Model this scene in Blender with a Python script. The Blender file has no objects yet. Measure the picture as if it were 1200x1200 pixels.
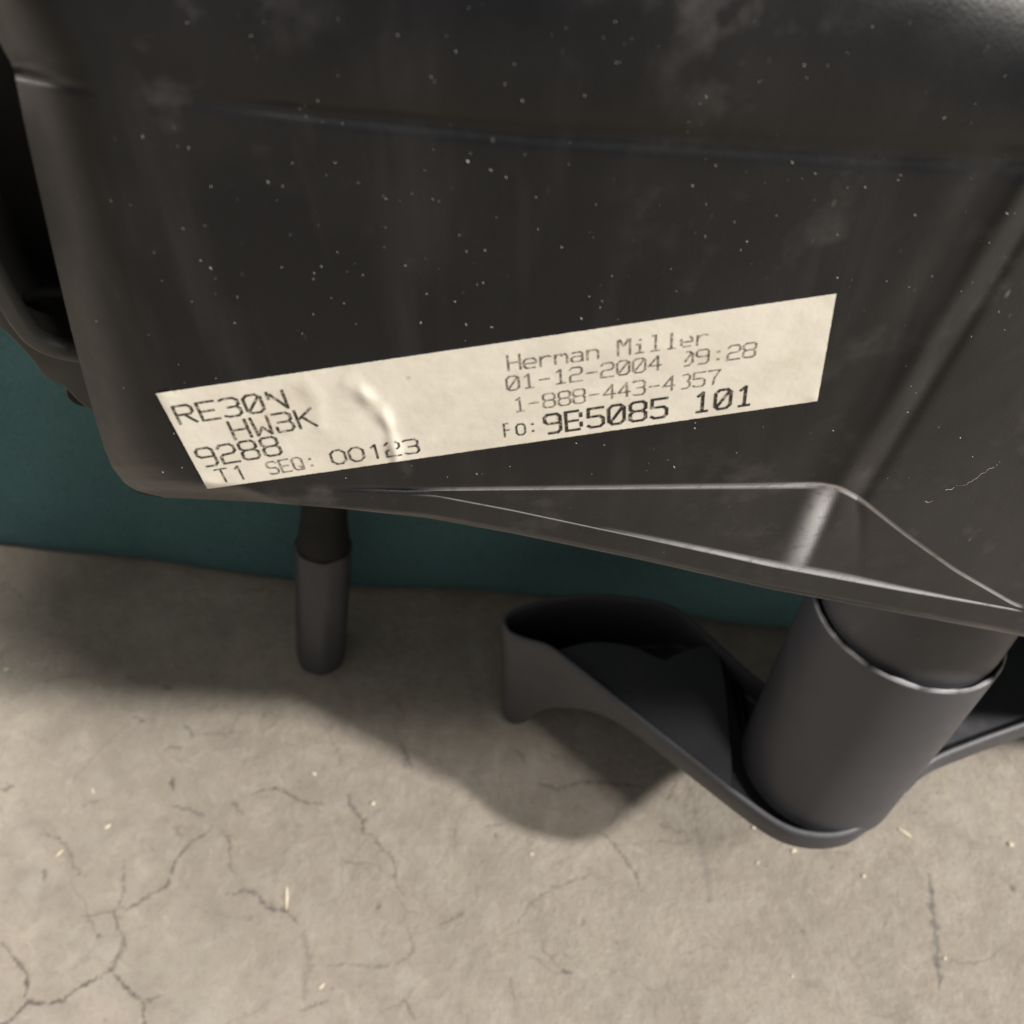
import bpy, bmesh, math, random
import numpy as np
from mathutils import Vector
random.seed(7); rng = np.random.default_rng(11)
S = bpy.context.scene
COL = S.collection
R = math.radians

# ------------------------------------------------------------------ camera, light, exposure
PITCH, CAM_H, FPX = 52.0, 0.45, 1200.0
cd = bpy.data.cameras.new('camera'); cam = bpy.data.objects.new('camera', cd); COL.objects.link(cam)
cam.location = (0, 0, CAM_H); cam.rotation_euler = (R(90 - PITCH), 0, 0)
cd.sensor_width = 36; cd.lens = 36; cd.clip_start = 0.01; cd.clip_end = 100
cd.dof.use_dof = True; cd.dof.focus_distance = 0.20; cd.dof.aperture_fstop = 27
S.camera = cam
w = bpy.data.worlds.new('World'); S.world = w; w.use_nodes = True
w.node_tree.nodes['Background'].inputs[0].default_value = (0.79, 0.745, 0.69, 1)
w.node_tree.nodes['Background'].inputs[1].default_value = 0.29
def lamp(name, pos, aim, size, power, col):
    l = bpy.data.lights.new(name, 'AREA'); l.energy = power; l.color = col; l.shape = 'RECTANGLE'
    l.size = size[0]; l.size_y = size[1]
    o = bpy.data.objects.new(name, l); COL.objects.link(o); o.location = pos
    d = Vector(aim) - Vector(pos); o.rotation_euler = d.to_track_quat('-Z', 'Y').to_euler()
    return o
def toward(v, dist): return tuple(Vector((0, .15, .1)) + Vector(v).normalized() * dist)
AIM = (0, .15, .1)
lamp('ceiling_lamp', toward((1.30, -.42, 1), 4.0), AIM, (.17, .17), 205, (1, .95, .88))
lamp('ceiling_lamp', toward((.40, -.345, 1), 4.0), AIM, (.5, .35), 55, (1, .95, .88))
lamp('ceiling_lamp', toward((-1.5, 1.1, .72), 4.5), AIM, (1.6, .8), 160, (1, .93, .84))
S.view_settings.view_transform = 'Standard'; S.view_settings.look = 'None'
S.view_settings.exposure = 0.08; S.view_settings.gamma = 1
S.render.film_transparent = False
S.cycles.use_denoising = True

# ------------------------------------------------------------------ geometry of view (used once to lay the real surfaces out)
p = R(PITCH)
FW = np.array([0, math.cos(p), -math.sin(p)]); UP = np.array([0, math.sin(p), math.cos(p)]); RT = np.array([1., 0, 0])
C0 = np.array([0, 0, CAM_H])
def rays(px, py):
    px = np.asarray(px, float); py = np.asarray(py, float)
    return FW + ((px - 600) / FPX)[..., None] * RT - ((py - 600) / FPX)[..., None] * UP
def at_depth(px, py, d): return C0 + rays(px, py) * d
def on_z(px, py, z):
    r = rays(px, py); return C0 + r * ((z - CAM_H) / r[..., 2])[..., None]
def c2w(v): return v[0] * RT + v[1] * UP - v[2] * FW
# the outer face of the seat shell: its plane
r_ = np.array([math.cos(R(8.3)), math.sin(R(8.3)), 0]); d_ = np.array([.117, -.627, -.77])
n_ = np.cross(d_, r_); n_ /= np.linalg.norm(n_)
if n_[2] < 0: n_ = -n_
N = c2w(n_); P0 = at_depth(590, 458, .160); NP0 = N @ (P0 - C0)
def on_wall(px, py, off=0.0):
    r = rays(px, py); t = (NP0 - np.asarray(off)) / (r @ N); return C0 + r * t[..., None]

# ------------------------------------------------------------------ helpers
def link(name, me, mat=None, parent=None):
    o = bpy.data.objects.new(name, me); COL.objects.link(o)
    if mat: me.materials.append(mat)
    if parent: o.parent = parent
    return o
def mesh(name, v, f, mat=None, parent=None, smooth=True, sharp=None):
    me = bpy.data.meshes.new(name); me.from_pydata([tuple(map(float, a)) for a in v], [], f); me.update()
    bm = bmesh.new(); bm.from_mesh(me); bmesh.ops.recalc_face_normals(bm, faces=bm.faces); bm.to_mesh(me); bm.free()
    if smooth:
        me.polygons.foreach_set('use_smooth', [True] * len(me.polygons))
        if sharp: me.set_sharp_from_angle(angle=R(sharp))
    return link(name, me, mat, parent)
def grid_faces(nr, nc, wrap=False):
    f = []
    for i in range(nr - 1):
        for j in range(nc if wrap else nc - 1):
            k = (j + 1) % nc
            f.append((i * nc + j, i * nc + k, (i + 1) * nc + k, (i + 1) * nc + j))
    return f
def attr(o, name, vals):
    a = o.data.attributes.new(name, 'FLOAT', 'POINT'); a.data.foreach_set('value', np.asarray(vals, np.float32).ravel())
def seg_dist(P, poly):
    """distance of points P (n,2) to a polyline, and arc fraction"""
    best = np.full(len(P), 1e9); frac = np.zeros(len(P)); poly = np.asarray(poly, float)
    L = np.r_[0, np.cumsum(np.linalg.norm(np.diff(poly, axis=0), axis=1))]
    for i in range(len(poly) - 1):
        a, b = poly[i], poly[i + 1]; ab = b - a; t = np.clip(((P - a) @ ab) / (ab @ ab + 1e-12), 0, 1)
        d = np.linalg.norm(P - (a + t[:, None] * ab), axis=1); m = d < best
        best[m] = d[m]; frac[m] = (L[i] + t[m] * (L[i + 1] - L[i])) / L[-1]
    return best, frac
def smooth_poly(pts, n=6, closed=False):
    """Catmull-Rom"""
    pts = np.asarray(pts, float); m = len(pts); out = []
    rngi = range(m) if closed else range(m - 1)
    for i in rngi:
        if closed: a, b, c, d = pts[(i - 1) % m], pts[i], pts[(i + 1) % m], pts[(i + 2) % m]
        else: a, b, c, d = pts[max(i - 1, 0)], pts[i], pts[i + 1], pts[min(i + 2, m - 1)]
        for k in range(n):
            t = k / n
            out.append(.5 * ((2 * b) + (c - a) * t + (2 * a - 5 * b + 4 * c - d) * t * t + (-a + 3 * b - 3 * c + d) * t ** 3))
    if not closed: out.append(pts[-1])
    return np.array(out)
def tube(pts, rad, nseg=16, cap=True):
    pts = np.asarray(pts, float); rad = np.broadcast_to(rad, (len(pts),)); v = []; prev = None
    for i, q in enumerate(pts):
        t = pts[min(i + 1, len(pts) - 1)] - pts[max(i - 1, 0)]; t /= np.linalg.norm(t) + 1e-12
        if prev is None: a = np.cross(t, [0, 1, 0.3]); 
        else: a = prev - t * (prev @ t)
        a /= np.linalg.norm(a); prev = a; b = np.cross(t, a)
        for k in range(nseg):
            g = 2 * math.pi * k / nseg; v.append(q + rad[i] * (a * math.cos(g) + b * math.sin(g)))
    f = grid_faces(len(pts), nseg, True)
    if cap: f += [tuple(range(nseg)), tuple(range((len(pts) - 1) * nseg, len(pts) * nseg))]
    return v, f

# ------------------------------------------------------------------ materials
class NT:
    def __init__(s, name):
        s.m = bpy.data.materials.new(name); s.m.use_nodes = True; s.t = s.m.node_tree
        s.b = s.t.nodes['Principled BSDF']; s.tc = s.n('ShaderNodeTexCoord')
    def n(s, typ, **kw):
        q = s.t.nodes.new(typ)
        for k, v in kw.items(): setattr(q, k, v)
        return q
    def l(s, a, b): s.t.links.new(a, b)
    def put(s, sock, v):
        if hasattr(v, 'is_linked'): s.l(v, sock)
        else: sock.default_value = v
    def mapv(s, scale=(1, 1, 1), rot=(0, 0, 0)):
        q = s.n('ShaderNodeMapping'); s.l(s.tc.outputs['Object'], q.inputs[0]); q.inputs['Scale'].default_value = scale
        q.inputs['Rotation'].default_value = rot; return q.outputs[0]
    def noise(s, scale, det=4, rough=.55, vec=None, dist=0):
        q = s.n('ShaderNodeTexNoise'); s.l(vec or s.tc.outputs['Object'], q.inputs['Vector']); q.inputs['Scale'].default_value = scale
        q.inputs['Detail'].default_value = det; q.inputs['Roughness'].default_value = rough; q.inputs['Distortion'].default_value = dist
        return q.outputs[0]
    def ramp(s, fac, a, b, lo=0., hi=1.):
        q = s.n('ShaderNodeMapRange'); s.put(q.inputs[0], fac); q.inputs[1].default_value = a; q.inputs[2].default_value = b
        s.put(q.inputs[3], lo); s.put(q.inputs[4], hi); return q.outputs[0]
    def math(s, op, a, b=0.):
        q = s.n('ShaderNodeMath', operation=op); s.put(q.inputs[0], a); s.put(q.inputs[1], b); return q.outputs[0]
    def mix(s, fac, a, b):
        q = s.n('ShaderNodeMix', data_type='RGBA'); s.put(q.inputs[0], fac)
        s.put(q.inputs[6], a if hasattr(a, 'is_linked') else (*a, 1)); s.put(q.inputs[7], b if hasattr(b, 'is_linked') else (*b, 1)); return q.outputs[2]
    def attr(s, name): q = s.n('ShaderNodeAttribute', attribute_name=name); return q.outputs['Fac']
    def bump(s, h, dist, strength=1., prev=None):
        q = s.n('ShaderNodeBump'); s.l(h, q.inputs['Height']); q.inputs['Distance'].default_value = dist; q.inputs['Strength'].default_value = strength
        if prev is not None: s.l(prev, q.inputs['Normal'])
        return q.outputs[0]
    def done(s, col, rough, normal=None, spec=.5):
        s.put(s.b.inputs['Base Color'], col if hasattr(col, 'is_linked') else (*col, 1)); s.put(s.b.inputs['Roughness'], rough)
        s.b.inputs['Specular IOR Level'].default_value = spec
        if normal is not None: s.l(normal, s.b.inputs['Normal'])
        return s.m
def specks(t, scale, size, vec=None, thr=.5):
    q = t.n('ShaderNodeTexVoronoi'); t.l(vec or t.tc.outputs['Object'], q.inputs['Vector']); q.inputs['Scale'].default_value = scale
    sep = t.n('ShaderNodeSeparateColor'); t.l(q.outputs['Color'], sep.inputs[0])
    rad = t.ramp(sep.outputs[0], thr, 1., 0., size)
    return t.ramp(t.math('SUBTRACT', rad, q.outputs['Distance']), 0., size * .5, 0., 1.)
def plastic(name, base, rough=.42, dust=.5, wear_sheen=False, speck=True, hue=(.30, .27, .24), spec=.5):
    t = NT(name)
    big = t.noise(22, 5, .6); mid = t.noise(90, 4, .6); fine = t.noise(1500, 2, .5)
    col = t.mix(t.ramp(big, .42, .75, 0., .045 * dust), base, hue)
    sm = t.math('MULTIPLY', t.ramp(mid, .55, .75), t.ramp(big, .45, .65))
    col = t.mix(t.math('MULTIPLY', sm, .19 * dust), col, (.33, .30, .30))
    stv = t.noise(130, 3, .6, t.mapv((1, 1, .12), (.25, .1, .2)))
    sk = t.math('MULTIPLY', t.ramp(stv, .52, .78), t.ramp(t.noise(14, 3), .42, .68))
    col = t.mix(t.math('MULTIPLY', sk, .045 * dust), col, (.38, .35, .36))
    if speck:
        va = t.mapv((1, 1, .55), (.5, .3, .9))
        sp = t.math('MAXIMUM', specks(t, 190, .13, va, .62), t.math('MULTIPLY', specks(t, 480, .16, va, .55), .35))
        sp = t.math('MULTIPLY', sp, t.ramp(t.noise(35, 3), .38, .62, .15, .9))
        col = t.mix(t.math('MULTIPLY', sp, .30 * dust), col, (.42, .40, .37))
    if wear_sheen:
        wr = t.math('MULTIPLY', t.attr('wear_sheen'), t.ramp(t.noise(420, 3, .7), .22, .5, .5, 1.))
        col = t.mix(t.math('MULTIPLY', wr, .95), col, (.72, .73, .78))  # pale colour for worn edges and for the fold's painted highlight
    rg = t.ramp(mid, .3, .8, rough - .04, rough + .12)
    nb = t.bump(fine, .00006, .55)
    return t.done(col, rg, nb, spec)
M_shell = plastic('black_plastic', (.0056, .0062, .0078), .33, .85, True, True, (.27, .255, .245), .30)
M_arm = plastic('grey_black_plastic', (.050, .051, .060), .46, .7, True, True, (.2, .2, .21))
M_black = plastic('deep_black_plastic', (.004, .004, .004), .75, .15, False, False)
M_bracket = plastic('bracket_plastic', (.045, .044, .041), .45, .4, False, False)
t = NT('teal_fabric')
wv = t.noise(1400, 2, .6); cl = t.ramp(t.noise(11, 4, .6), .35, .65)
M_teal = t.done(t.mix(t.ramp(wv, .35, .65), t.mix(cl, (.036, .088, .098), (.062, .140, .150)), (.095, .19, .20)), .95, t.bump(t.noise(900, 3), .0008, .7), .15)
t = NT('label_paper')
a_ = t.noise(130, 5, .65); b_ = t.noise(900, 3, .6); st = t.ramp(t.noise(60, 4, .6), .55, .8, 0., .45)
pc = t.mix(t.ramp(a_, .3, .75), (.70, .665, .580), (.82, .785, .70)); pc = t.mix(st, pc, (.52, .44, .32))
pc = t.mix(t.math('MULTIPLY', specks(t, 260, .2, None, .75), .5), pc, (.35, .29, .2))
M_paper = t.done(pc, .5, t.bump(t.noise(300, 4), .00025, .5), .35)
def ink(name, dark, cover):
    t = NT(name); k = t.ramp(t.noise(1600, 3, .7), cover - .08, cover + .10, 1., .12)
    return t.done(t.mix(k, (.56, .50, .40), dark), .6, None, .3)
M_ink = ink('ink_dark', (.035, .032, .030), .565)
M_inkb = ink('ink_bold', (.022, .02, .018), .62)
M_inkg = ink('ink_faded', (.11, .10, .09), .515)
t = NT('pale_crumb'); M_crumb = t.done(t.mix(t.noise(500), (.62, .52, .36), (.80, .74, .62)), .7)
t = NT('dust_flake'); M_dust = t.done(t.mix(t.ramp(t.noise(240, 2), .35, .65), (.10, .095, .09), (.62, .60, .57)), .8)
# concrete
t = NT('concrete')
n1 = t.noise(9, 6, .6); n2 = t.noise(45, 6, .65); n3 = t.noise(260, 5, .7); n4 = t.noise(1200, 2, .6)
c = t.mix(t.ramp(n1, .36, .66), (.325, .287, .240), (.435, .388, .326))
hu = t.noise(17, 4, .6, t.mapv((1, 1, 1), (0, 0, 1.1)))
c = t.mix(t.ramp(hu, .42, .68, 0., .5), c, (.385, .330, .290)); c = t.mix(t.ramp(hu, .46, .28, 0., .5), c, (.350, .335, .305))
c = t.mix(t.ramp(n2, .38, .68, 0., .6), c, (.270, .242, .206))
c = t.mix(t.ramp(n3, .53, .75, 0., .45), c, (.21, .18, .15))
c = t.mix(t.ramp(n3, .25, .42, .25, 0.), c, (.44, .40, .34))
c = t.mix(t.math('MULTIPLY', specks(t, 150, .10, None, .72), .6), c, (.13, .115, .10))
c = t.mix(t.math('MULTIPLY', specks(t, 330, .10, None, .8), .5), c, (.55, .51, .45))
# faint hairline crazing
vd = t.n('ShaderNodeTexVoronoi', feature='DISTANCE_TO_EDGE'); wvec = t.n('ShaderNodeVectorMath', operation='ADD')
nz = t.n('ShaderNodeTexNoise'); nz.inputs['Scale'].default_value = 40; nz.inputs['Detail'].default_value = 4; t.l(t.tc.outputs['Object'], nz.inputs['Vector'])
sc = t.n('ShaderNodeVectorMath', operation='SCALE'); t.l(nz.outputs['Color'], sc.inputs[0]); sc.inputs['Scale'].default_value = .03
t.l(t.tc.outputs['Object'], wvec.inputs[0]); t.l(sc.outputs[0], wvec.inputs[1]); t.l(wvec.outputs[0], vd.inputs['Vector']); vd.inputs['Scale'].default_value = 22
hair = t.math('MULTIPLY', t.ramp(vd.outputs['Distance'], 0., .018, 1., 0.), t.ramp(t.noise(24, 4), .44, .64))
c = t.mix(t.math('MULTIPLY', hair, .5), c, (.13, .115, .10))
vd2 = t.n('ShaderNodeTexVoronoi', feature='DISTANCE_TO_EDGE'); t.l(wvec.outputs[0], vd2.inputs['Vector']); vd2.inputs['Scale'].default_value = 47
hair2 = t.math('MULTIPLY', t.ramp(vd2.outputs['Distance'], 0., .022, 1., 0.), t.ramp(t.noise(19, 4, .6, t.mapv((1, 1, 1), (0, 0, .6))), .50, .66))
c = t.mix(t.math('MULTIPLY', hair2, .42), c, (.13, .115, .10))
m1 = t.noise(85, 5, .7, None, .6); m2 = t.noise(30, 5, .65, None, .4)
c = t.mix(t.ramp(m1, .54, .68, 0., .38), c, (.225, .205, .180)); c = t.mix(t.ramp(m1, .46, .34, 0., .35), c, (.50, .46, .395))
c = t.mix(t.ramp(m2, .52, .70, 0., .40), c, (.255, .232, .203))
c = t.mix(t.ramp(t.noise(700, 3, .7), .56, .72, 0., .35), c, (.17, .15, .13))
ck = t.attr('crack'); ckn = t.math('MULTIPLY', ck, t.ramp(n3, .34, .56, .45, 1.2))
c = t.mix(t.math('MULTIPLY', t.ramp(t.noise(70, 4), .52, .7), .5), c, (.40, .372, .335))
c = t.mix(ckn, c, (.075, .07, .066))
c = t.mix(t.math('MULTIPLY', t.attr('stain'), t.ramp(n3, .3, .6, .5, 1.)), c, (.12, .115, .115))
nb = t.bump(n3, .0012, .6); nb = t.bump(n4, .0004, .5, nb)
M_floor = t.done(c, t.ramp(n2, .3, .7, .55, .8), nb, .35)

# ------------------------------------------------------------------ concrete floor: one sheet, cracks pressed in
def zc(x0, y0, s, pts): return [(x0 + a * s, y0 + b * s) for a, b in pts]
k = 350 / 1200
A = lambda *pts: zc(0, 850, k, pts)
B = lambda *pts: zc(350, 850, k, pts)
D = lambda *pts: zc(540, 660, 1 / 3, pts)
cracks = [  # polyline, half width px, darkness
 (A((0,870),(45,925),(80,965),(110,1010),(100,1080),(115,1108),(225,1112),(300,1065),(380,1020),(440,985)), 3.2, .75),
 (A((440,985),(465,950),(490,880),(500,850)), 6.5, .62), (A((500,850),(470,800),(465,740),(490,680),(500,540)), 2.2, .6),
 (A((440,985),(470,1010),(500,1050),(540,1085),(575,1120),(580,1200),(590,1300)), 2.8, .75), (A((575,1120),(610,1095),(660,1085)), 2.2, .6),
 (A((115,1108),(85,1140),(40,1185),(-20,1210)), 2.8, .75), (A((465,745),(400,755),(330,770)), 2., .5),
 (A((465,740),(540,725),(600,680),(670,640),(690,580),(730,510),(780,460),(830,430),(850,400)), 3., .62),
 (A((690,325),(750,335),(820,365)), 2.6, .6), (A((910,680),(990,665),(1030,685),(1080,735),(1150,745),(1200,800)), 3.2, .6),
 (A((890,420),(925,470),(920,560),(940,600)), 2.2, .5), (A((1000,280),(1100,250),(1150,270),(1200,300),(1300,316)), 2.6, .65),
 (A((165,435),(210,445),(270,490),(300,570),(345,610)), 3., .5), (A((0,260),(60,245)), 3.2, .6), (A((930,300),(975,360)), 3.5, .45),
 (A((180,575),(175,620)), 4, .6), (A((320,330),(400,300)), 4, .4), (A((690,400),(725,450)), 4, .4), (A((1060,700),(1110,742)), 5, .35),
 (A((745,0),(770,50)), 4, .45), (A((770,40),(900,35),(1000,20)), 2.5, .3),
 (B((100,0),(150,90),(175,170)), 2, .35),
 (B((195,270),(210,320),(250,375),(255,430)), 4., .55), (B((255,430),(300,450),(340,500),(375,530),(390,630),(420,680)), 2.4, .5),
 (B((50,965),(200,960),(330,970),(440,930),(450,860),(420,800)), 2.2, .4),
 (B((1200,590),(1100,625),(1020,655),(930,720),(880,800)), 2.6, .4), (B((560,800),(640,770),(660,740)), 3., .42),
 (B((0,1150),(80,1115),(130,1110)), 2.2, .5), (B((430,1100),(470,1190)), 2.4, .5), (B((750,405),(820,402)), 2.2, .5), (B((625,420),(625,520)), 2., .35),
 (B((1060,985),(1090,1000)), 3.2, .7), (B((400,60),(440,130),(450,170)), 3.5, .5), (B((720,640),(705,710)), 2.5, .3), (B((850,1000),(865,1120)), 2.5, .35),
 (D((480,940),(540,990),(590,1060),(640,1150)), 2.6, .5), (D((190,650),(225,700)), 5, .4), (D((270,770),(340,800)), 4, .5),
 (D((340,790),(430,770),(560,775),(640,785)), 4, .45), (D((720,830),(760,770)), 3, .4), (D((700,920),(730,930)), 3, .35),
 (zc(0, 600, 1/3, ((470,720),(510,740))), 3, .6), (zc(0, 600, 1/3, ((580,610),(600,620))), 4, .6), (zc(0,600,1/3,((600,940),(610,970))), 4, .7), (zc(0,600,1/3,((580,830),(640,825))), 3.5, .4),
]
stains = [  # grey rubber scuffs
 (B((20,820),(25,880),(45,950),(30,1000),(25,1110)), 5.5, .42),
 (zc(850, 850, k, ((822,600),(830,720),(846,850),(852,940),(862,1060))), 6.0, .8),
 (D((800,750),(830,900),(850,1020),(870,1100),(880,1200)), 4.5, .28), (D((830,930),(840,970)), 7, .35), (D((862,1090),(872,1130)), 6, .4),
 (B((415,100),(430,170)), 6, .45), (B((0,560),(-10,400)), 5, .2), (zc(800,680,1/3,((60,880),(80,1040),(100,1150))), 4, .25),
]
def line(a, b, n): return list(np.linspace(a, b, n, endpoint=False))
xs = np.array([-6, -3, -1.5, -.8, -.5, -.36] + line(-.30, .27, 800) + [.27, .32, .5, .8, 1.5, 3, 6])
ys = np.array([-4, -2, -1, -.5, -.2, -.05, 0.0] + line(.03, .30, 380) + [.30, .36, .5, .8, 1.5, 3, 6])
X, Y = np.meshgrid(xs, ys); P = np.c_[X.ravel(), Y.ravel()]
crk = np.zeros(len(P)); stn = np.zeros(len(P))
def jitter(poly):
    q = smooth_poly(poly, 7); return q + rng.normal(0, 1.0, q.shape)
for lst, dst in ((cracks, crk), (stains, stn)):
    for pl, hw, dk in lst:
        q = on_z(*jitter(pl).T, 0.)[:, :2]; sz = hw * .34 / FPX
        bb = (P[:, 0] > q[:, 0].min() - .01) & (P[:, 0] < q[:, 0].max() + .01) & (P[:, 1] > q[:, 1].min() - .01) & (P[:, 1] < q[:, 1].max() + .01)
        idx = np.where(bb)[0]
        if not len(idx): continue
        d, fr = seg_dist(P[idx], q); tap = np.clip(np.minimum(fr, 1 - fr) * 6, .35, 1)
        tap = tap * (.8 + .35 * np.sin(fr * 40 + pl[0][0]) + .25 * np.sin(fr * 95)); val = np.clip(1.3 - d / (sz * np.maximum(tap, .3)), 0, 1) * dk
        dst[idx] = np.maximum(dst[idx], val)
for _ in range(24):   # pits
    q = on_z(rng.uniform(0, 1200), rng.uniform(800, 1200), 0.)[:2]; d = np.linalg.norm((P - q) * [1, .8], axis=1)
    rr = rng.uniform(.0004, .0012); crk = np.maximum(crk, np.clip(1.4 - d / rr, 0, 1) * rng.uniform(.3, .75))
Z = -crk * .00035
fl = mesh('concrete_floor', np.c_[P, Z], grid_faces(len(ys), len(xs)), M_floor)
attr(fl, 'crack', crk); attr(fl, 'stain', stn); fl['kind'] = 'structure'
if fl.data.polygons[1000].normal.z < 0: fl.data.flip_normals()

# ------------------------------------------------------------------ the chair
chair = bpy.data.objects.new('office_chair', None); COL.objects.link(chair)
chair['label'] = 'overturned black plastic office chair with teal seat cushion and printed paper label'
chair['category'] = 'chair'

# --- seat shell -------------------------------------------------
OUT = np.array([(-62,-190),(-40,-80),(-24,0),(-6,38),(5,60),(13,74),(17,86),(28,140),(45,215),(62,290),(83,380),(100,445),(115,500),(123,526),(131,546),(145,563),(165,575),(190,582)], float)
def XL(y): return np.interp(y, OUT[:, 1], OUT[:, 0])
XR = 1900.
def curve(pts):
    q = np.array(pts, float); dn = np.interp(np.arange(-80, XR + 1, 2.), q[:, 0], q[:, 1])
    kk = np.ones(9) / 9; sm = np.convolve(np.pad(dn, 4, mode='edge'), kk, 'valid'); sx = np.arange(-80, XR + 1, 2.)
    return lambda x: np.interp(x, sx, sm)
Ytop = lambda x: np.full(np.shape(x), -190.)
Cc = curve([(17,86),(100,104),(250,122),(400,137),(620,157),(800,167),(1000,178),(1200,188),(1900,225)])
Uu = curve([(133,549),(160,563),(190,567),(300,571),(400,573),(500,575),(700,572),(900,569),(960,568),(985,572),(1010,586),(1060,626),(1120,670),(1190,711),(1420,755),(1900,850)])
LT = curve([(140,558),(165,568),(190,572),(300,575),(400,577),(510,580),(600,597),(750,629),(900,662),(1050,690),(1190,714),(1420,758),(1900,853)])
LB = curve([(190,583),(300,588),(400,596),(500,607),(600,625),(750,656),(900,690),(1050,718),(1200,746),(1420,790),(1900,885)])
def soft(x, k): return k * np.log1p(np.exp(np.clip(x / k, -40, 40)))
PROF_D = np.linspace(0, 110, 221); _an = R(59) * np.clip(1 - np.maximum(PROF_D - 24, 0) / 72, 0, 1)
_sl = np.tan(_an) * .00014; PROF_O = np.cumsum(_sl[::-1])[::-1] * .5; PROF_O = PROF_O - PROF_O[-1]
def off_face(px, py):
    dl = (px - XL(np.minimum(py, 582))) * .965; wl = 98.
    db = (LB(px) - py) * 4.5 + np.clip((px - 280) / 130, 0, 1) * 160
    dl = -9 * np.log(np.exp(-np.clip(dl, -50, 400) / 9) + np.exp(-np.clip(db, -50, 400) / 9)) + 5
    off = np.interp(dl, PROF_D, PROF_O)
    dr = (px - 985) * .852 + (py - 575) * .523
    m = 1 / (1 + np.exp(-(py - 185) / 10))
    off = off + .000034 * soft(dr - 10, 14) * (.35 + .65 * m)
    off = off - m * .0007 * np.exp(-((dr + 2) / 12) ** 2) + m * .0008 * np.exp(-((dr - 24) / 8) ** 2) + m * .0005 * np.exp(-((dr + 42) / 20) ** 2)
    # soft dishing of the moulded face
    off = off + .0009 * np.sin(px / 210. + 1) * np.clip((px - 200) / 200, 0, 1) * np.clip((560 - py) / 150, 0, 1)
    return off
def off_crease(px, py):
    dy = Cc(px) - py           # positive above the crease
    wg = 9 + 9 * np.clip((px - 150) / 900, 0, 1)
    g = (.0008 + .0001 * np.clip((px - 500) / 500, 0, 1)) * np.exp(-((dy - 2) / wg) ** 2) * np.clip((px - 170) / 160, 0, 1)
    st = -(.0004 * np.clip((px - 120) / 200, 0, 1) + .0006 * np.clip((px - 250) / 600, 0, 1)) / (1 + np.exp(-(dy - wg * 1.6) / (4 + .25 * wg)))
    up = np.maximum(dy - 60, 0); tilt = 1.1e-7 * up ** 2
    hi = np.clip((px - 930) / 400, 0, 1); hi = hi * hi * (3 - 2 * hi); tilt = tilt + 2.7e-5 * np.maximum(dy - wg * 2.2, 0) * hi
    g = g + .0016 * np.exp(-((px - 15) / 55) ** 2) * np.exp(-((dy + 1) / 6) ** 2)
    return g + st + tilt
def liplim(x): return np.maximum(x - 500, 0) * .0085 / 690
tt = lambda a, b, n: list(np.linspace(a, b, n))
g1 = tt(0, .80, 40) + tt(.81, .995, 50)
g2 = tt(0, .12, 36)[0:] + tt(.13, .96, 110) + tt(.965, .9995, 20)
rows = []
uu = np.r_[np.linspace(0, .035, 26)[:-1] ** 1, np.linspace(.035, .08, 20)[:-1], np.linspace(.08, .72, 330)[:-1], np.linspace(.72, 1, 50)]
uu[:26] = .035 * (np.linspace(0, 1, 26) ** 1.7)
def row(ystart, f, kind, tpar):
    xl = XL(ystart); px = xl + (XR - xl) * uu; return px, f(px), kind, tpar
for a in g1:
    f = lambda x, a=a: Ytop(x) + a * (Cc(x) - Ytop(x)); y0 = -190 + a * (86 + 190); px, py, _, _ = row(y0, f, 1, a)
    rows.append((px, py, off_face(px, py) + off_crease(px, py), 0 * px))
def edge_wear(px): return np.clip((px - 480) / 60, 0, 1) * np.clip((1200 - px) / 10, 0, 1)
for a in g2:
    f = lambda x, a=a: Cc(x) + a * (Uu(x) - Cc(x)); y0 = 86 + a * (549 - 86); px, py, _, _ = row(y0, f, 2, a)
    of = off_face(px, py) + off_crease(px, py); rd = np.clip((a - .985) / .015, 0, 1)
    rows.append((px, py, of + .0005 * rd ** 2 * np.clip((px - 330) / 140, 0, 1), np.clip((a - .9905) / .007, 0, 1) * edge_wear(px) * (.45 + .55 * np.exp(-((px - 970) / 45) ** 2) + .6 * np.clip((px - 1090) / 60, 0, 1))))
def fold(px, py):   # the worn outer corner under the edge, its soft highlight painted in
    xc = 968 - (py - 590) * .42; dx = px - xc; return np.exp(-(dx / np.where(dx < 0, 15, 6)) ** 2) * np.clip(1.15 - (py - 580) / 150, .3, 1)
for a in [0, .02, .05, .09] + tt(.13, .88, 26) + [.92, .95, .98, 1.]:
    f = lambda x, a=a: Uu(x) + a * (LT(x) - Uu(x)); y0 = 549 + a * (558 - 549); px, py, _, _ = row(y0, f, 3, a)
    o0 = off_face(px, Uu(px)) + .0005; o1 = liplim(px) + off_face(np.minimum(px, 500), LT(px)) * (px < 500)
    o1 = np.maximum(o1, off_face(px, LT(px)) * (px < 420))
    bulge = -.0012 * np.sin(math.pi * a) * np.exp(-((px - (968 - (py - 590) * .42)) / 40) ** 2)
    wear_sheen = np.maximum(fold(px, py) * .95 * 1.0 * np.clip((LT(px) - Uu(px)) / 40, 0, 1), (1 - np.clip(a / .05, 0, 1)) * edge_wear(px) * .9)
    wear_sheen = np.maximum(wear_sheen, np.clip((a - .93) / .05, 0, 1) * np.clip((px - 700) / 150, 0, 1) * np.clip((1195 - px) / 10, 0, 1) * .8)
    aa = a ** .8; wl_ = np.clip((px - 330) / 140, 0, 1)
    rows.append((px, py, (1 - wl_) * off_face(px, py) + wl_ * (o0 + (o1 - o0) * aa + bulge), wear_sheen))
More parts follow.
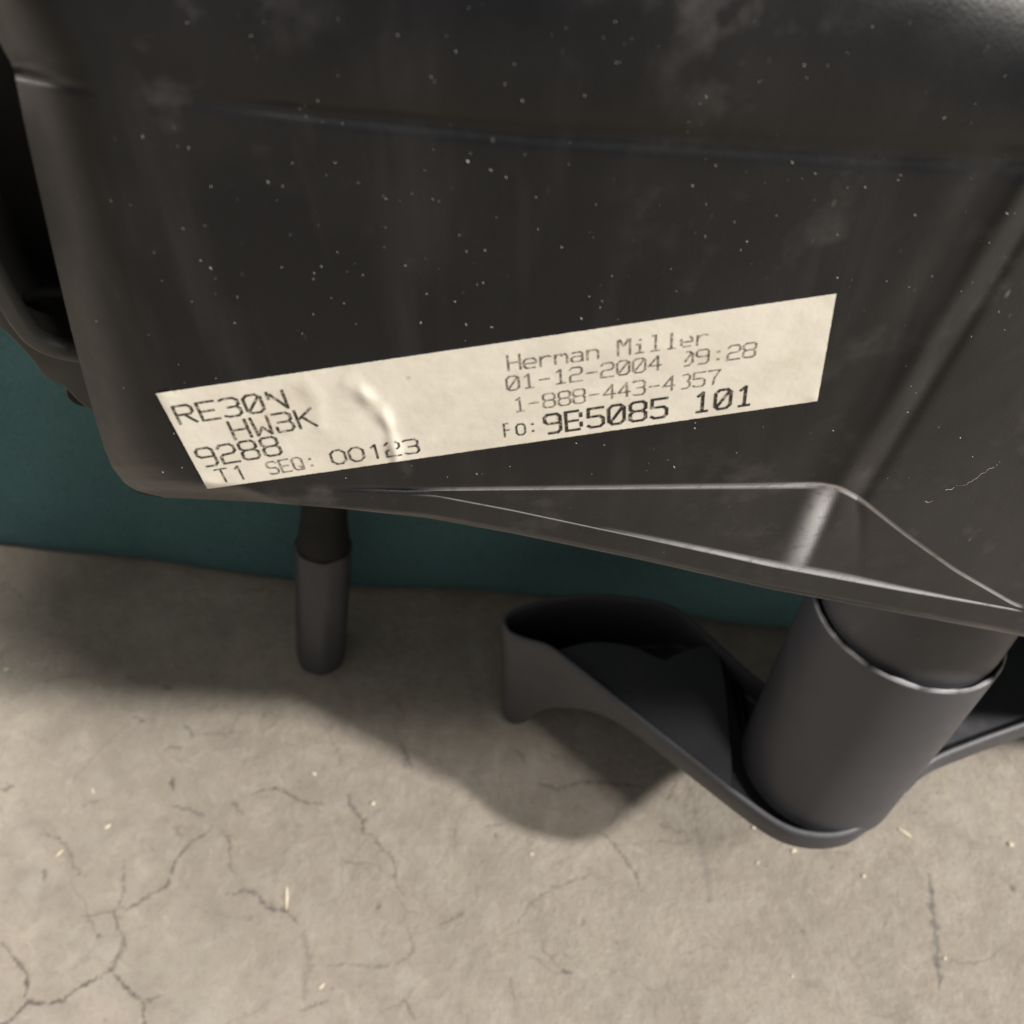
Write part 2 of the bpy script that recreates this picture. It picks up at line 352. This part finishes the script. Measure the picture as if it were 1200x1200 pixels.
for a in [.03, .08] + tt(.14, .8, 12) + [.86, .91, .95, .98, 1.]:
    f = lambda x, a=a: LT(x) + a * (LB(x) - LT(x)); y0 = 558 + a * (582 - 558); px, py, _, _ = row(y0, f, 4, a)
    o1 = liplim(px); o1 = np.maximum(o1, off_face(px, LT(px)) * (px < 420))
    prof = (.0006 * a + .0026 * max(a - .8, 0) ** 2 / .04) * np.clip((px - 380) / 150, .3, 1)
    groove = 0
    wear_sheen = (.5 if a < .04 else 0) * edge_wear(px) + (.16 if a > .94 else 0) * np.clip((px - 380) / 300, 0, 1)
    wl_ = np.clip((px - 330) / 140, 0, 1)
    rows.append((px, py, (1 - wl_) * off_face(px, py) + wl_ * (o1 + prof + groove), wear_sheen))
G = np.array([on_wall(a, b, c) for a, b, c, d in rows]); WR = np.array([d for *_, d in rows])
IN = -N
b1 = G[-1] + IN * .0012; b2 = G[-1] + IN * .26; t2 = G[0] + IN * .26
G = np.concatenate([t2[None], G, b1[None], b2[None]]); WR = np.concatenate([WR[:1], WR, WR[-1:], WR[-1:] * 0])
lcol = G[:, :1] + IN * .004; l2 = G[:, :1] + IN * .26; l2[0] = G[0, :1]; l2[-1] = G[-1, :1]
G = np.concatenate([l2, lcol, G], axis=1); WR = np.concatenate([WR[:, :1] * 0, WR[:, :1] * 0, WR], axis=1)
rc = G[:, -1:] + IN * .26; rc[0] = G[0, -1:]; rc[-1] = G[-1, -1:]
G = np.concatenate([G, rc], axis=1); WR = np.concatenate([WR, WR[:, -1:] * 0], axis=1)
shell = mesh('seat_shell', G.reshape(-1, 3), grid_faces(*G.shape[:2]), M_shell, chair, True, 50)
attr(shell, 'wear_sheen', WR.ravel())

# --- paper label with its print --------------------------------
q4 = on_wall(np.array([183, 980, 958, 243]), np.array([462, 345, 470, 573]), 0.)
LTL, LTR, LBR, LBL = q4
WRK = [(398,442),(403,446),(415,453),(427,464),(438,473),(447,484),(454,496),(458,508),(462,526),(465,546)]
def to_px(Q):
    v = Q - C0; d = v @ FW; return 600 + FPX * (v @ RT) / d, 600 - FPX * (v @ UP) / d
def label_off(px, py):
    d, fr = seg_dist(np.c_[px, py], WRK); amp = .00048 * np.clip(fr * 5, 0, 1)
    wd = 11 - 5.5 * fr + 1.2 * np.sin(fr * 17); b = amp * (.8 + .3 * np.sin(fr * 23 + 1)) * np.exp(-(d / wd) ** 2)
    d2, f2 = seg_dist(np.c_[px, py], [(360, 452), (372, 470), (376, 500)]); b = b + .00014 * np.exp(-(d2 / 10) ** 2)
    d3, f3 = seg_dist(np.c_[px, py], [(620, 440), (700, 372)]); b = b + .0001 * np.exp(-(d3 / 14) ** 2)
    for cx, cy, am, rr in ((183, 462, .00035, 16), (980, 345, .00012, 14), (958, 470, .00025, 12), (243, 573, .0003, 14)):
        b = b + am * np.exp(-((px - cx) ** 2 + (py - cy) ** 2) / rr ** 2)
    b = b + .00004 * np.sin(px / 31.) * np.sin(py / 17. + px / 60.)
    return off_face(px, py) + off_crease(px, py) - .00022 - b
nu, nv = 400, 60
u, v = np.meshgrid(np.linspace(0, 1, nu), np.linspace(0, 1, nv))
Q = (LTL * ((1 - u) * (1 - v))[..., None] + LTR * (u * (1 - v))[..., None] + LBR * (u * v)[..., None] + LBL * ((1 - u) * v)[..., None])
px, py = to_px(Q.reshape(-1, 3))
edge = ((u == 0) | (u == 1) | (v == 0) | (v == 1)).ravel()
px += edge * rng.normal(0, .12, px.shape); py += edge * rng.normal(0, .12, px.shape)
lv = on_wall(px, py, label_off(px, py)).reshape(nv, nu, 3)
skirt = lambda e: e + IN * .00017
lvp = np.pad(lv, ((1, 1), (1, 1), (0, 0)), mode='edge')
lvp[0] += IN * .00016; lvp[-1] += IN * .00016; lvp[1:-1, 0] += IN * .00016; lvp[1:-1, -1] += IN * .00016
label = mesh('paper_label', lvp.reshape(-1, 3), grid_faces(nv + 2, nu + 2), M_paper, chair, True, 60)
label['label'] = 'cream paper sticker with printed letters and numbers, creased at left'

# stroke letters on a 4 x 6 field, y down from the cap line
O8 = [(1,0),(3,0),(4,1),(4,5),(3,6),(1,6),(0,5),(0,1),(1,0)]
GL = {
 'R': [[(0,6),(0,0),(3.2,0),(4,.8),(4,2.2),(3.2,3),(0,3)],[(1.8,3),(4,6)]], 'E': [[(4,0),(0,0),(0,6),(4,6)],[(0,3),(3.3,3)]],
 '3': [[(0,.3),(.8,0),(3.2,0),(4,.8),(4,2.2),(3.3,2.9),(1.3,2.9)],[(3.3,2.9),(4,3.7),(4,5.2),(3.2,6),(.8,6),(0,5.6)]],
 'z': [O8,[(.8,4.8),(3.3,1.2)]], '0': [[(1.2,0),(2.8,0),(4,1.3),(4,4.7),(2.8,6),(1.2,6),(0,4.7),(0,1.3),(1.2,0)]],
 'N': [[(.3,0),(.3,2.2)],[(.9,.8),(3.8,5.6)],[(4,0),(4,6)]], 'H': [[(0,0),(0,6)],[(4,0),(4,6)],[(0,3),(4,3)]],
 'W': [[(0,0),(.3,6),(2,3.4),(3.7,6),(4,0)]], 'K': [[(0,0),(0,6)],[(4,0),(0,3.3)],[(1.5,2.6),(4,6)]],
 'b': [[(0,0),(3.2,0),(4,.8),(4,2.2),(3.3,2.9),(.6,2.9)],[(3.3,2.9),(4,3.7),(4,5.2),(3.2,6),(0,6)],[(0,4.4),(0,5.4)]],
 '9': [[(4,2.9),(.8,2.9),(0,2.2),(0,.8),(.8,0),(3.2,0),(4,.8),(4,5.2),(3.2,6),(.9,6)]],
 '2': [[(0,.9),(.8,0),(3.2,0),(4,.8),(4,2.2),(3.2,3),(.8,3.1),(0,3.8),(0,6),(4,6)]],
 '8': [[(.8,0),(3.2,0),(4,.7),(4,2.2),(3.2,2.9),(.8,2.9),(0,2.2),(0,.7),(.8,0)],[(.8,2.9),(0,3.7),(0,5.3),(.8,6),(3.2,6),(4,5.3),(4,3.7),(3.2,2.9)]],
 'T': [[(0,0),(4,0)],[(2,0),(2,6)]], '1': [[(1,1),(2.2,0),(2.2,6)],[(.9,6),(3.5,6)]], 'i1': [[(1.3,1),(2.4,0),(2.4,6)]],
 'S': [[(4,.8),(3.2,0),(.8,0),(0,.8),(0,2.2),(.8,2.9),(3.2,3.1),(4,3.8),(4,5.2),(3.2,6),(.8,6),(0,5.2)]],
 'Q': [[(1,0),(3,0),(4,1),(4,4.9),(3,6),(1,6),(0,4.9),(0,1),(1,0)],[(2.4,4.2),(4,6)]], ':': [[(1.8,1.6),(2.3,1.6)],[(1.8,1.9),(2.3,1.9)],[(1.8,4.8),(2.3,4.8)],[(1.8,5.1),(2.3,5.1)]],
 '-': [[(.4,3.2),(3.6,3.2)]], '4': [[(3,6),(3,0),(0,4),(4,4)]], '5': [[(4,0),(.2,0),(.1,2.6),(3.1,2.6),(4,3.4),(4,5.2),(3.2,6),(.8,6),(0,5.4)]],
 '7': [[(0,0),(4,0),(2.2,3.2),(1.8,6)]], 'o3': [[(1.6,.3),(3.2,0),(4,.8),(4,2),(3.3,2.9)],[(3.3,2.9),(4,3.7),(4,5.2),(3.2,6),(1.4,6)]],
 'o9': [[(1.9,0),(2.8,0),(4,1.3),(4,4.7),(2.8,6),(1.5,6)],[(1.5,4.1),(3.3,1.2)]],
 'P': [[(0,0),(0,3.6)],[(0,4.2),(0,6)],[(1.2,0),(2,0)],[(1.2,3),(2.4,3)]], 'O': [[(1,1),(3,1),(4,2),(4,5),(3,6),(1,6),(0,5),(0,2),(1,1)]],
 'B': [[(3.2,0),(0,0),(0,6),(3.4,6)],[(0,3),(3,3)],[(3.9,.9),(3.9,1.9)],[(3.9,3.9),(3.9,5)]],
 'e': [[(0,4.2),(4,4.2),(4,3.2),(3.2,2.3),(.8,2.3),(0,3.1),(0,5.2),(.8,6),(3.6,6)]], 'r': [[(.3,2.2),(.3,6)],[(.3,3.4),(1.4,2.4),(2.8,2.2),(3.8,2.5)]],
 'm': [[(0,2.2),(0,6)],[(0,3),(.8,2.3),(2,2.3),(2.2,3)],[(2.2,2.6),(3.3,2.3),(4,3),(4,6)]],
 'a': [[(.4,2.5),(3,2.3),(3.8,3),(3.8,6)],[(3.8,4),(1,4),(.1,4.6),(.1,5.4),(.8,6),(2.8,6),(3.8,5.2)]],
 'n': [[(.2,2.2),(.2,6)],[(.2,3.2),(1.2,2.3),(3,2.3),(3.8,3.1),(3.8,6)]], 'M': [[(0,6),(0,0),(.6,0),(2,2.4),(3.5,0),(4,0),(4,6)]],
 'i': [[(1,2.6),(2.1,2.6),(2.1,6)],[(.8,6),(3.4,6)],[(1.9,.9),(2.3,.9)]], 'l': [[(1,0),(2.1,0),(2.1,6)],[(.8,6),(3.4,6)]],
 'x': [[(.2,4.2),(3.8,4.2),(4,3.2),(3.2,2.3)],[(.3,3),(.1,3.4)],[(.2,4.9),(.3,5.3)],[(1,6),(3.2,6)]],
 'w1': [[(2.1,0),(2.1,6)],[(1,6),(3.4,6)]],
}
def text(chars, S0, E0, cap, thick, mat, fill=.74, gap=None):
    """chars: list of glyph keys; S0/E0: pixel of the first and last baseline corners; cap: pixel of the cap line over S0; thick mm"""
    a, b, c = on_wall(np.array([S0[0], E0[0], cap[0]]), np.array([S0[1], E0[1], cap[1]]), 0.)
    ex = b - a; Lw = np.linalg.norm(ex); ex /= Lw
    upv = np.cross(N, ex); h = abs((c - a) @ upv); upv *= np.sign((c - a) @ upv)
    adv = Lw / (len(chars) - (1 - fill)); V = []; F = []; hw = thick / 2000.
    for ci, ch in enumerate(chars):
        if ch == ' ': continue
        ox = ci * adv + rng.normal(0, .02) * adv * .3
        for st in GL[ch]:
            pts = [a + ex * (ox + x / 4 * adv * fill) + upv * (h * (1 - y / 6)) for x, y in st]
            for i in range(len(pts) - 1):
                s, e = pts[i], pts[i + 1]; dd = e - s; ll = np.linalg.norm(dd)
                if ll < 1e-7: continue
                dd /= ll; sd = np.cross(N, dd); s = s - dd * hw * .7; e = e + dd * hw * .7; m = max(2, int(ll / .0008) + 1); k0 = len(V)
                for tq in np.linspace(0, 1, m):
                    c_ = s + (e - s) * tq; V += [c_ + sd * hw, c_ - sd * hw]
                F += [(k0 + 2*j, k0 + 2*j+1, k0 + 2*j+3, k0 + 2*j+2) for j in range(m - 1)]
    V = np.array(V); qx, qy = to_px(V); off = label_off(qx, qy)
    lay = .00004 + .000002 * (np.arange(len(V)) // 2 % 13)
    V = on_wall(qx, qy, off - lay)
    mesh('printed_line', V, F, mat, label, False)
text(['R','E','3','z','N'], (212,497), (338,478), (201,477), .46, M_ink)
text(['H','W','b','K'], (276.5,515), (372,499), (267.5,494.5), .46, M_ink)
text(['9','2','8','8'], (238.5,547.5), (331,532), (228.5,527), .46, M_ink)
text(['T','i1'], (259,566), (291,560.5), (251,551), .33, M_ink, .72)
text(['S','E','Q',':'], (317.5,556), (372,547), (313,542), .33, M_inkg, .72)
text(['0','0','i1','2','3'], (391,544.5), (492,530), (386,529), .38, M_ink, .76)
text(['H','e','r','m','a','n',' ','M','i','l','w1','x','r'], (596.5,434.5), (830,402.5), (594,417), .30, M_inkg, .76)
text(['z','1','-','1','2','-','2','z','z','4',' ','o9','9',':','2','8'], (595,458), (885,417.5), (593,442), .30, M_inkg, .76)
text(['1','-','8','8','8','-','4','4','3','-','4','o3','5','7'], (603,483), (843,449.5), (601.5,467), .29, M_inkg, .76)
text(['P','O',':'], (592,512), (630,507), (590,497), .30, M_ink, .7)
text(['9','B','5','z','8','5',' ','1','z','1'], (640,508.5), (880,474), (637.5,487), .55, M_inkb, .72)

# --- dust flakes on the shell (nobody could count them)
fl_px = [(396,22),(396,88),(740,45),(722,73),(685,112),(805,112),(1022,31),(993,62),(1106,138),(1127,141),(508,175),(507,233),(575,199),(615,181),(628,231),(167,160),(225,353),(113,376),(145,454),(221,173),(247,218),(130,235),(153,240),(240,264),(340,275),(425,322),(450,290),(538,275),(566,331),(568,293),(533,353),(500,344),(704,334),(717,323),(703,360),(681,373),(695,278),(786,315),(826,277),(868,293),(880,309),(928,190),(955,203),(1055,205),(1052,211),(1072,252),(1131,248),(981,275),(981,325),(559,333),(546,380),(576,383),(493,378),(1,775),(232,487),(191,553),(173,568),(252,326),(367,368),(275,378),(330,313),(314,213),(331,218),(235,305),(247,314),(278,348),(475,311),(551,179),(548,189),(612,118),(603,75),(534,60),(466,41),(549,9),(565,5),(663,33),(820,121),(827,113),(942,76),(884,25),(1112,13),(940,209),(923,210),(1180,250),(1139,331),(1170,365),(1138,394),(1065,336),(790,547),(760,542),(894,500),(675,519),(565,555),(590,610),(1040,560),(1125,513),(930,610),(920,604),(860,623),(812,621),(1063,667),(990,646),(1065,560)]
extra = [(rng.uniform(170, 1190), rng.uniform(20, 560)) for _ in range(190)]
V = []; F = []
Lq = np.array([(183,462),(980,345),(958,470),(243,573)], float)
def in_label(x, y):
    s = True
    for i in range(4):
        a, b = Lq[i], Lq[(i + 1) % 4]; s &= ((b[0]-a[0])*(y-a[1]) - (b[1]-a[1])*(x-a[0])) > -8
    return s
ex_, ey_ = r_, d_
exw = c2w(np.array([r_[0], r_[1], 0])); exw -= N * (exw @ N); exw /= np.linalg.norm(exw); eyw = np.cross(N, exw)
for i, (x, y) in enumerate(fl_px + extra):
    if in_label(x, y) or y > float(Uu(x)) - 3 and y < 600 and x < 500: continue
    if y > Uu(x): continue
    of = float(off_face(np.array([x*1.]), np.array([y*1.]))[0] + off_crease(np.array([x*1.]), np.array([y*1.]))[0])
    cpt = on_wall(np.array(x*1.), np.array(y*1.), of); big = i < len(fl_px)
    s = (rng.uniform(.00006, .00017) if big else rng.uniform(.00004, .00011)); s *= min(1.0, float((cpt - C0) @ FW) / .165) ** 1.3; el = rng.uniform(1.1, 2.8); an = rng.normal(1.9, .5); m = 7
    k0 = len(V)
    for g in range(m):
        aa = 2 * math.pi * g / m; rr = s * rng.uniform(.7, 1.2); lx, ly = rr * el * math.cos(aa), rr * math.sin(aa) * .8
        V.append(cpt + exw * (lx * math.cos(an) - ly * math.sin(an)) + eyw * (lx * math.sin(an) + ly * math.cos(an)) + N * .00007)
    V.append(cpt + N * .00016)
    F += [(k0 + g, k0 + (g + 1) % m, k0 + m) for g in range(m)]
for pts, wd in (([(1108,575),(1120,570),(1131,568),(1143,561),(1156,552),(1166,547),(1174,540)], .00013), ([(1085,587),(1092,587)], .0001)):
    pts = smooth_poly(pts, 5); pts = pts + rng.normal(0, .7, pts.shape)
    for a, b in zip(pts[:-1], pts[1:]):
        if rng.uniform() < .18 or a[1] > 700: continue
        q = np.array([a, b]); of = off_face(q[:, 0], q[:, 1]) + off_crease(q[:, 0], q[:, 1]); w3 = on_wall(q[:, 0], q[:, 1], of - .00006)
        d3 = w3[1] - w3[0]; d3 /= np.linalg.norm(d3) + 1e-9; sd = np.cross(N, d3) * wd * rng.uniform(.25, .7); k0 = len(V)
        V += [w3[0] - sd, w3[0] + sd, w3[1] + sd * .8, w3[1] - sd * .8]; F.append((k0, k0 + 1, k0 + 2, k0 + 3))
dust = mesh('dust', V, F, M_dust, chair, False); dust['kind'] = 'stuff'

# --- arm post: upper tube and sleeve ---------------------------
pb = at_depth(np.array(962.), np.array(890.), .398); pt = at_depth(np.array(1066.), np.array(718.), .341)
ax = pt - pb; AL = np.linalg.norm(ax); ax /= AL
def lathe(base, axis, prof, n=96, sx=1.0, wob=0):
    a = np.cross(axis, [0, 1, 0]); a /= np.linalg.norm(a); b = np.cross(axis, a); v = []
    for h, r in prof:
        for k2 in range(n):
            g = 2 * math.pi * k2 / n; rr = r * (1 + wob * rng.normal()) ; v.append(base + axis * h + rr * (a * math.cos(g) * sx + b * math.sin(g)))
    return np.array(v), grid_faces(len(prof), n, True)
RS = .0327
v, f = lathe(pb, ax, [(-.004, RS * .93), (.0, RS * .935), (.02, RS * .95), (AL * .5, RS*.975), (AL - .0016, RS), (AL - .0013, RS), (AL - .0009, RS - .0001), (AL - .0003, RS - .0004), (AL, RS - .0008), (AL, RS - .0011), (AL - .0006, RS - .0013), (AL - .012, RS - .0014)])
v = v.reshape(12, 96, 3); _n = np.convolve(np.r_[rng.normal(0, 1, 96)] , np.ones(2) / 2, 'same'); v[5:11] += (ax * .00016)[None, None, :] * _n[None, :, None]; v[8:12] += (v[8:12] - v[8:12].mean(1, keepdims=True)) * .006 * np.roll(_n, 5)[None, :, None]; v = v.reshape(-1, 3)
sleeve = mesh('post_sleeve', v, f, M_arm, chair, True, 45)
wr = np.zeros((12, 96)); wr[6:10] = .5 * np.clip(.55 + .5 * _n, 0, 1)[None, :]; attr(sleeve, 'wear_sheen', wr)
v, f = lathe(pb + ax * (AL - .012) + np.array([.0007, .0004, 0]), ax, [(0, RS - .0023), (.05, RS - .0023), (.18, RS - .0026)])
post = mesh('arm_post', v, f, M_arm, chair); attr(post, 'wear_sheen', np.zeros(len(v)))

# --- armrest: hollow moulded shell below the post --------------
ZR = .0828
rim = [ # px, py, drop of the outer skirt (m)
 (586,728,.079),(594,743,.081),(614,752,.076),(640,760,.056),(664,777,.041),(690,797,.0275),(718,820,.0185),(747,843,.0150),(807,890,.0140),(873,942,.0135),(915,970,.0135),(950,981,.0135),(985,981,.0135),(1015,969,.0135),(1050,936,.0135),(1093,896,.0135),(1145,873,.0135),(1200,853,.0135),(1330,806,.014),(1420,770,.02),
 (1430,735,.02),(1330,690,.02),(1200,725,.016),(1090,765,.016),(1010,800,.016),(955,817,.016),(905,803,.016),(850,757,.018),(812,722,.024),(785,706,.034),(745,697,.042),(700,693.5,.052),(655,696,.058),(620,704,.071),(594,715,.079)]
rm = smooth_poly([(a, b, d) for a, b, d in rim], 8, True)
top = on_z(rm[:, 0], rm[:, 1], ZR); cen = top.mean(0)
tan = np.roll(top, -1, 0) - np.roll(top, 1, 0); tan /= np.linalg.norm(tan, axis=1)[:, None]
inw = np.cross(np.tile([0, 0, 1.], (len(top), 1)), tan)
area = np.sum(top[:, 0] * np.roll(top[:, 1], -1) - np.roll(top[:, 0], -1) * top[:, 1])
if area < 0: inw = -inw
drop = rm[:, 2:3]; Zv = np.array([0, 0, 1.])
TH = .0030
loops = [top + inw * .0022 - Zv * drop, top + inw * .0006 - Zv * (drop - .0008), top - Zv * (drop - .0025) + inw * 0, top - Zv * .0030, top + inw * .0003 - Zv * .0014, top + inw * .0010 - Zv * .0003, top + inw * .0017, top + inw * (TH - .0006) - Zv * .0002, top + inw * TH - Zv * .0012, top + inw * (TH + .0002) - Zv * .006, top + inw * (TH + .0004) - Zv * np.maximum(drop - .004, .009), top + inw * (TH + .0015) - Zv * np.maximum(drop - .0030, .010)]
v = np.concatenate(loops); f = grid_faces(len(loops), len(top), True)
nb_ = len(top); f.append(tuple(range((len(loops) - 1) * nb_, len(loops) * nb_)))
me_f = f
arm = mesh('armrest_shell', v, me_f, M_arm, chair, True, 40)
wv_ = np.zeros((len(loops), nb_)); wv_[5:7] = .10; attr(arm, 'wear_sheen', wv_)
bm = bmesh.new(); bm.from_mesh(arm.data); bmesh.ops.triangulate(bm, faces=[q for q in bm.faces if len(q.verts) > 4]); bm.to_mesh(arm.data); bm.free()
# the web inside the armrest
web = [(646,768),(668,757),(700,752),(740,757),(776,773),(790,768),(805,762),(826,757),(842,766),(850,800),(854,845),(858,900),(852,925),(806,887),(747,840),(690,794)]
wp = smooth_poly(web, 5, True)
a1 = on_z(wp[:, 0], wp[:, 1], ZR - .0036); cw = a1.mean(0)
m = len(a1); v = np.concatenate([a1 - Zv * .004, a1 - Zv * .0008, a1 + (cw - a1) * .012]); f = grid_faces(3, m, True)
from mathutils.geometry import tessellate_polygon
tri = tessellate_polygon([[Vector(q) for q in a1]]); f += [tuple(2 * m + i for i in q) for q in tri]
webo = mesh('armrest_web', v, f, M_arm, arm, True, 35); attr(webo, 'wear_sheen', np.zeros(len(v)))
wp = smooth_poly([(1058,925),(1096,890),(1146,867),(1202,846),(1328,798),(1400,765),(1405,738),(1330,702),(1200,737),(1100,776),(1040,800),(1020,860)], 4, True)
a1 = on_z(wp[:, 0], wp[:, 1], ZR - .0036); cw = a1.mean(0); m = len(a1)
v = np.concatenate([a1 - Zv * .004, a1 - Zv * .0008, a1 + (cw - a1) * .012]); f = grid_faces(3, m, True)
f += [tuple(2 * m + i for i in q) for q in tessellate_polygon([[Vector(q) for q in a1]])]
webo = mesh('armrest_web', v, f, M_arm, arm, True, 35); attr(webo, 'wear_sheen', np.zeros(len(v)))
v, f = tube(on_z(np.array([862., 872, 888, 905]), np.array([800., 850, 900, 932]), ZR - .012), .0022, 10)
rib = mesh('armrest_rib', v, f, M_black, arm)

# --- far support post ------------------------------------------
fb = on_z(np.array(376.), np.array(770.), 0.); ft = at_depth(np.array(379.), np.array(638.), .462)
fa = ft - fb; FL = np.linalg.norm(fa); fa /= FL
v, f = lathe(fb, fa, [(0, .0112), (.004, .0120), (FL * .5, .0125), (FL - .001, .0129), (FL, .0125), (FL + .0002, .009)], 48)
fv = v.reshape(6, 48, 3); fc = fv.mean(1, keepdims=True)
v = (fc + (fv - fc) * (1 + .022 * np.cos(np.arange(48) * 2 * math.pi / 48 * 7 + .6))[None, :, None]).reshape(-1, 3)
far = mesh('support_post', v, f, M_arm, chair, True, 40); attr(far, 'wear_sheen', np.zeros(len(v)))
v, f = lathe(fb + fa * (FL - .002), fa, [(0, .0116), (.003, .0119), (.020, .0101), (.045, .0092), (.10, .0090), (.22, .0090), (.222, .0002)], 48)
mesh('post_collar', v, f, M_black, far, True, 40)

# --- seat cushion ----------------------------------------------
bm = bmesh.new(); bmesh.ops.create_cube(bm, size=1)
cA = on_z(np.array([-150., 1000.]), np.array([606., 741.]), 0.)
ang = math.atan2(cA[1, 1] - cA[0, 1], cA[1, 0] - cA[0, 0])
SX, SY, SZ = .74, .34, .27
for q in bm.verts: q.co = Vector((q.co.x * SX, (q.co.y + .5) * SY, (q.co.z + .5) * SZ))
bmesh.ops.bevel(bm, geom=bm.edges[:], offset=.032, segments=7, profile=.55, affect='EDGES')
bmesh.ops.triangulate(bm, faces=[q for q in bm.faces if len(q.verts) > 4])
long_e = [e for e in bm.edges if e.calc_length() > .1]
bmesh.ops.subdivide_edges(bm, edges=long_e, cuts=40, use_grid_fill=True)
from mathutils import noise as mn
for q in bm.verts:
    nn = mn.noise(q.co * 9) * .005 + mn.noise(q.co * 3) * .008 + mn.noise(q.co * 24) * .0016
    q.co.y += nn; q.co.z = max(q.co.z + nn * .4 - .012, .0008)
me = bpy.data.meshes.new('seat_cushion'); bm.to_mesh(me); bm.free()
me.polygons.foreach_set('use_smooth', [True] * len(me.polygons))
cush = link('seat_cushion', me, M_teal, chair)
mid = (cA[0] + cA[1]) / 2
cush.location = (mid[0] + .045 * math.cos(ang), mid[1] + .045 * math.sin(ang) - .010, 0); cush.rotation_euler = (0, 0, ang)
cush['label'] = 'teal fabric seat cushion'

# --- side bracket with an open slot, left of the shell ---------
def prism(name, poly, off, depth, mat, parent, bev=.0):
    q = np.array(poly, float); a = on_wall(q[:, 0], q[:, 1], off); b = a + IN * depth; n = len(q)
    f = [tuple(range(n)), tuple(range(n, 2 * n))] + [(i, (i + 1) % n, n + (i + 1) % n, n + i) for i in range(n)]
    o = mesh(name, np.concatenate([a, b]), f, mat, parent, False)
    if bev:
        md = o.modifiers.new('bevel', 'BEVEL'); md.width = bev; md.segments = 3; md.limit_method = 'ANGLE'
    return o
lower = smooth_poly([(-120,330),(-60,352),(-20,372),(8,392),(35,420),(52,442),(75,455),(100,478),(140,500)], 5)
upper = smooth_poly([(180,430),(95,416),(62,408),(36,394),(18,372),(0,342),(-25,296),(-60,235),(-120,170)], 5)
br = prism('side_bracket', list(lower) + list(upper), .024, .03, M_bracket, chair, .0015)
v, f = tube(on_wall(*smooth_poly([(150,420),(92,412),(62,405),(40,393),(24,374),(8,348),(-14,308),(-45,255),(-90,180)], 5).T, .0235), .0019, 12)
mesh('slot_lip', v, f, M_bracket, br)
prism('slot_panel', [(190,440),(62,404),(20,370),(-40,260),(-160,100),(-160,-200),(190,-200)], .040, .01, M_black, br)
v, f = tube(on_wall(np.array([20., 60, 110]), np.array([352., 342, 338]), .030), .0011, 8); mesh('slot_crossbar', v, f, M_black, br)
kp = on_wall(np.array(99.), np.array(463.), .030)
v, f = lathe(kp, IN, [(0, .0002), (0, .0030), (.0008, .0036), (.012, .0036)], 24); mesh('bracket_knob', v, f, M_black, br, True, 40)

# ------------------------------------------------------------------ crumbs and splinters on the floor
def crumb(name, px, py, L, Wd, ang, H=.5):
    q = on_z(np.array(px * 1.), np.array(py * 1.), 0.); bm = bmesh.new(); bmesh.ops.create_icosphere(bm, subdivisions=2, radius=.5)
    for vv in bm.verts:
        j = 1 + .22 * mn.noise(vv.co * 4 + Vector((px, py, 0))); tp = 1 - .5 * abs(vv.co.x) * (L > 3 * Wd)
        vv.co = Vector((vv.co.x * L * j, vv.co.y * Wd * j * tp, (vv.co.z + .42) * Wd * H * j * tp))
    me = bpy.data.meshes.new(name); bm.to_mesh(me); bm.free()
    o = link(name, me, M_crumb); o.location = q; o.rotation_euler = (0, 0, ang); return o
o = crumb('wood_splinter', 336, 1052, .0105, .0017, R(98)); o['label'] = 'pale yellow wood splinter, longest sliver on the concrete floor'; o['category'] = 'splinter'
o = crumb('wood_splinter', 1060, 976, .0072, .0016, R(-40)); o['label'] = 'pale tan splinter on concrete to the right of the armrest tip'; o['category'] = 'splinter'
o = crumb('wood_splinter', 70, 1000, .0042, .0013, R(50)); o['label'] = 'short white sliver on concrete near the left edge, beside a crack'; o['category'] = 'splinter'
crumbs = [
 (8,785,.0026,.0020,0,'tiny yellow grain on concrete at the far left edge, below the teal cushion'),
 (368,907,.0030,.0014,-25,'tiny pale crumb on bright concrete straight below the far support post'),
 (437,942,.0022,.0017,40,'pale crumb on concrete beside a crack, left of the armrest shadow'),
 (623,1001,.0018,.0012,0,'tiny pale speck on concrete just below the rounded tip of the armrest shadow'),
 (377,1156,.0030,.0014,45,'oblong pale crumb at the bottom of the concrete, below the longest splinter'),
 (126,969,.0034,.0016,40,'pale oblong crumb right of the short white sliver on the left concrete'),
 (109,927,.0034,.0010,-60,'thin pale crumb, uppermost of the three bits near the left edge of the concrete'),
 (883,970,.0020,.0018,0,'pale crumb close under the sloping front edge of the armrest'),
 (930,997,.0026,.0018,10,'pale chip tucked against the rounded corner of the armrest'),
 (1184,990,.0026,.0022,0,'round pale crumb at the right edge of the concrete, right of the tan splinter'),
 (1012,1027,.0017,.0016,0,'tiny pale speck below the tan splinter and the armrest corner'),
 (888,1011,.0022,.0010,60,'small thin crumb a little below the sloping armrest edge'),
 (1107,1123,.0015,.0013,0,'tiny pale speck touching the dark scuff mark at lower right'),
 (928,1144,.0013,.0012,0,'tiny pale speck near the bottom edge, left of the dark scuff mark')]
for cx, cy, L, Wd, an, lb in crumbs:
    o = crumb('crumb', cx, cy, L, Wd, R(an)); o['label'] = lb; o['category'] = 'crumb'; o['group'] = 'pale crumbs scattered on the concrete floor'
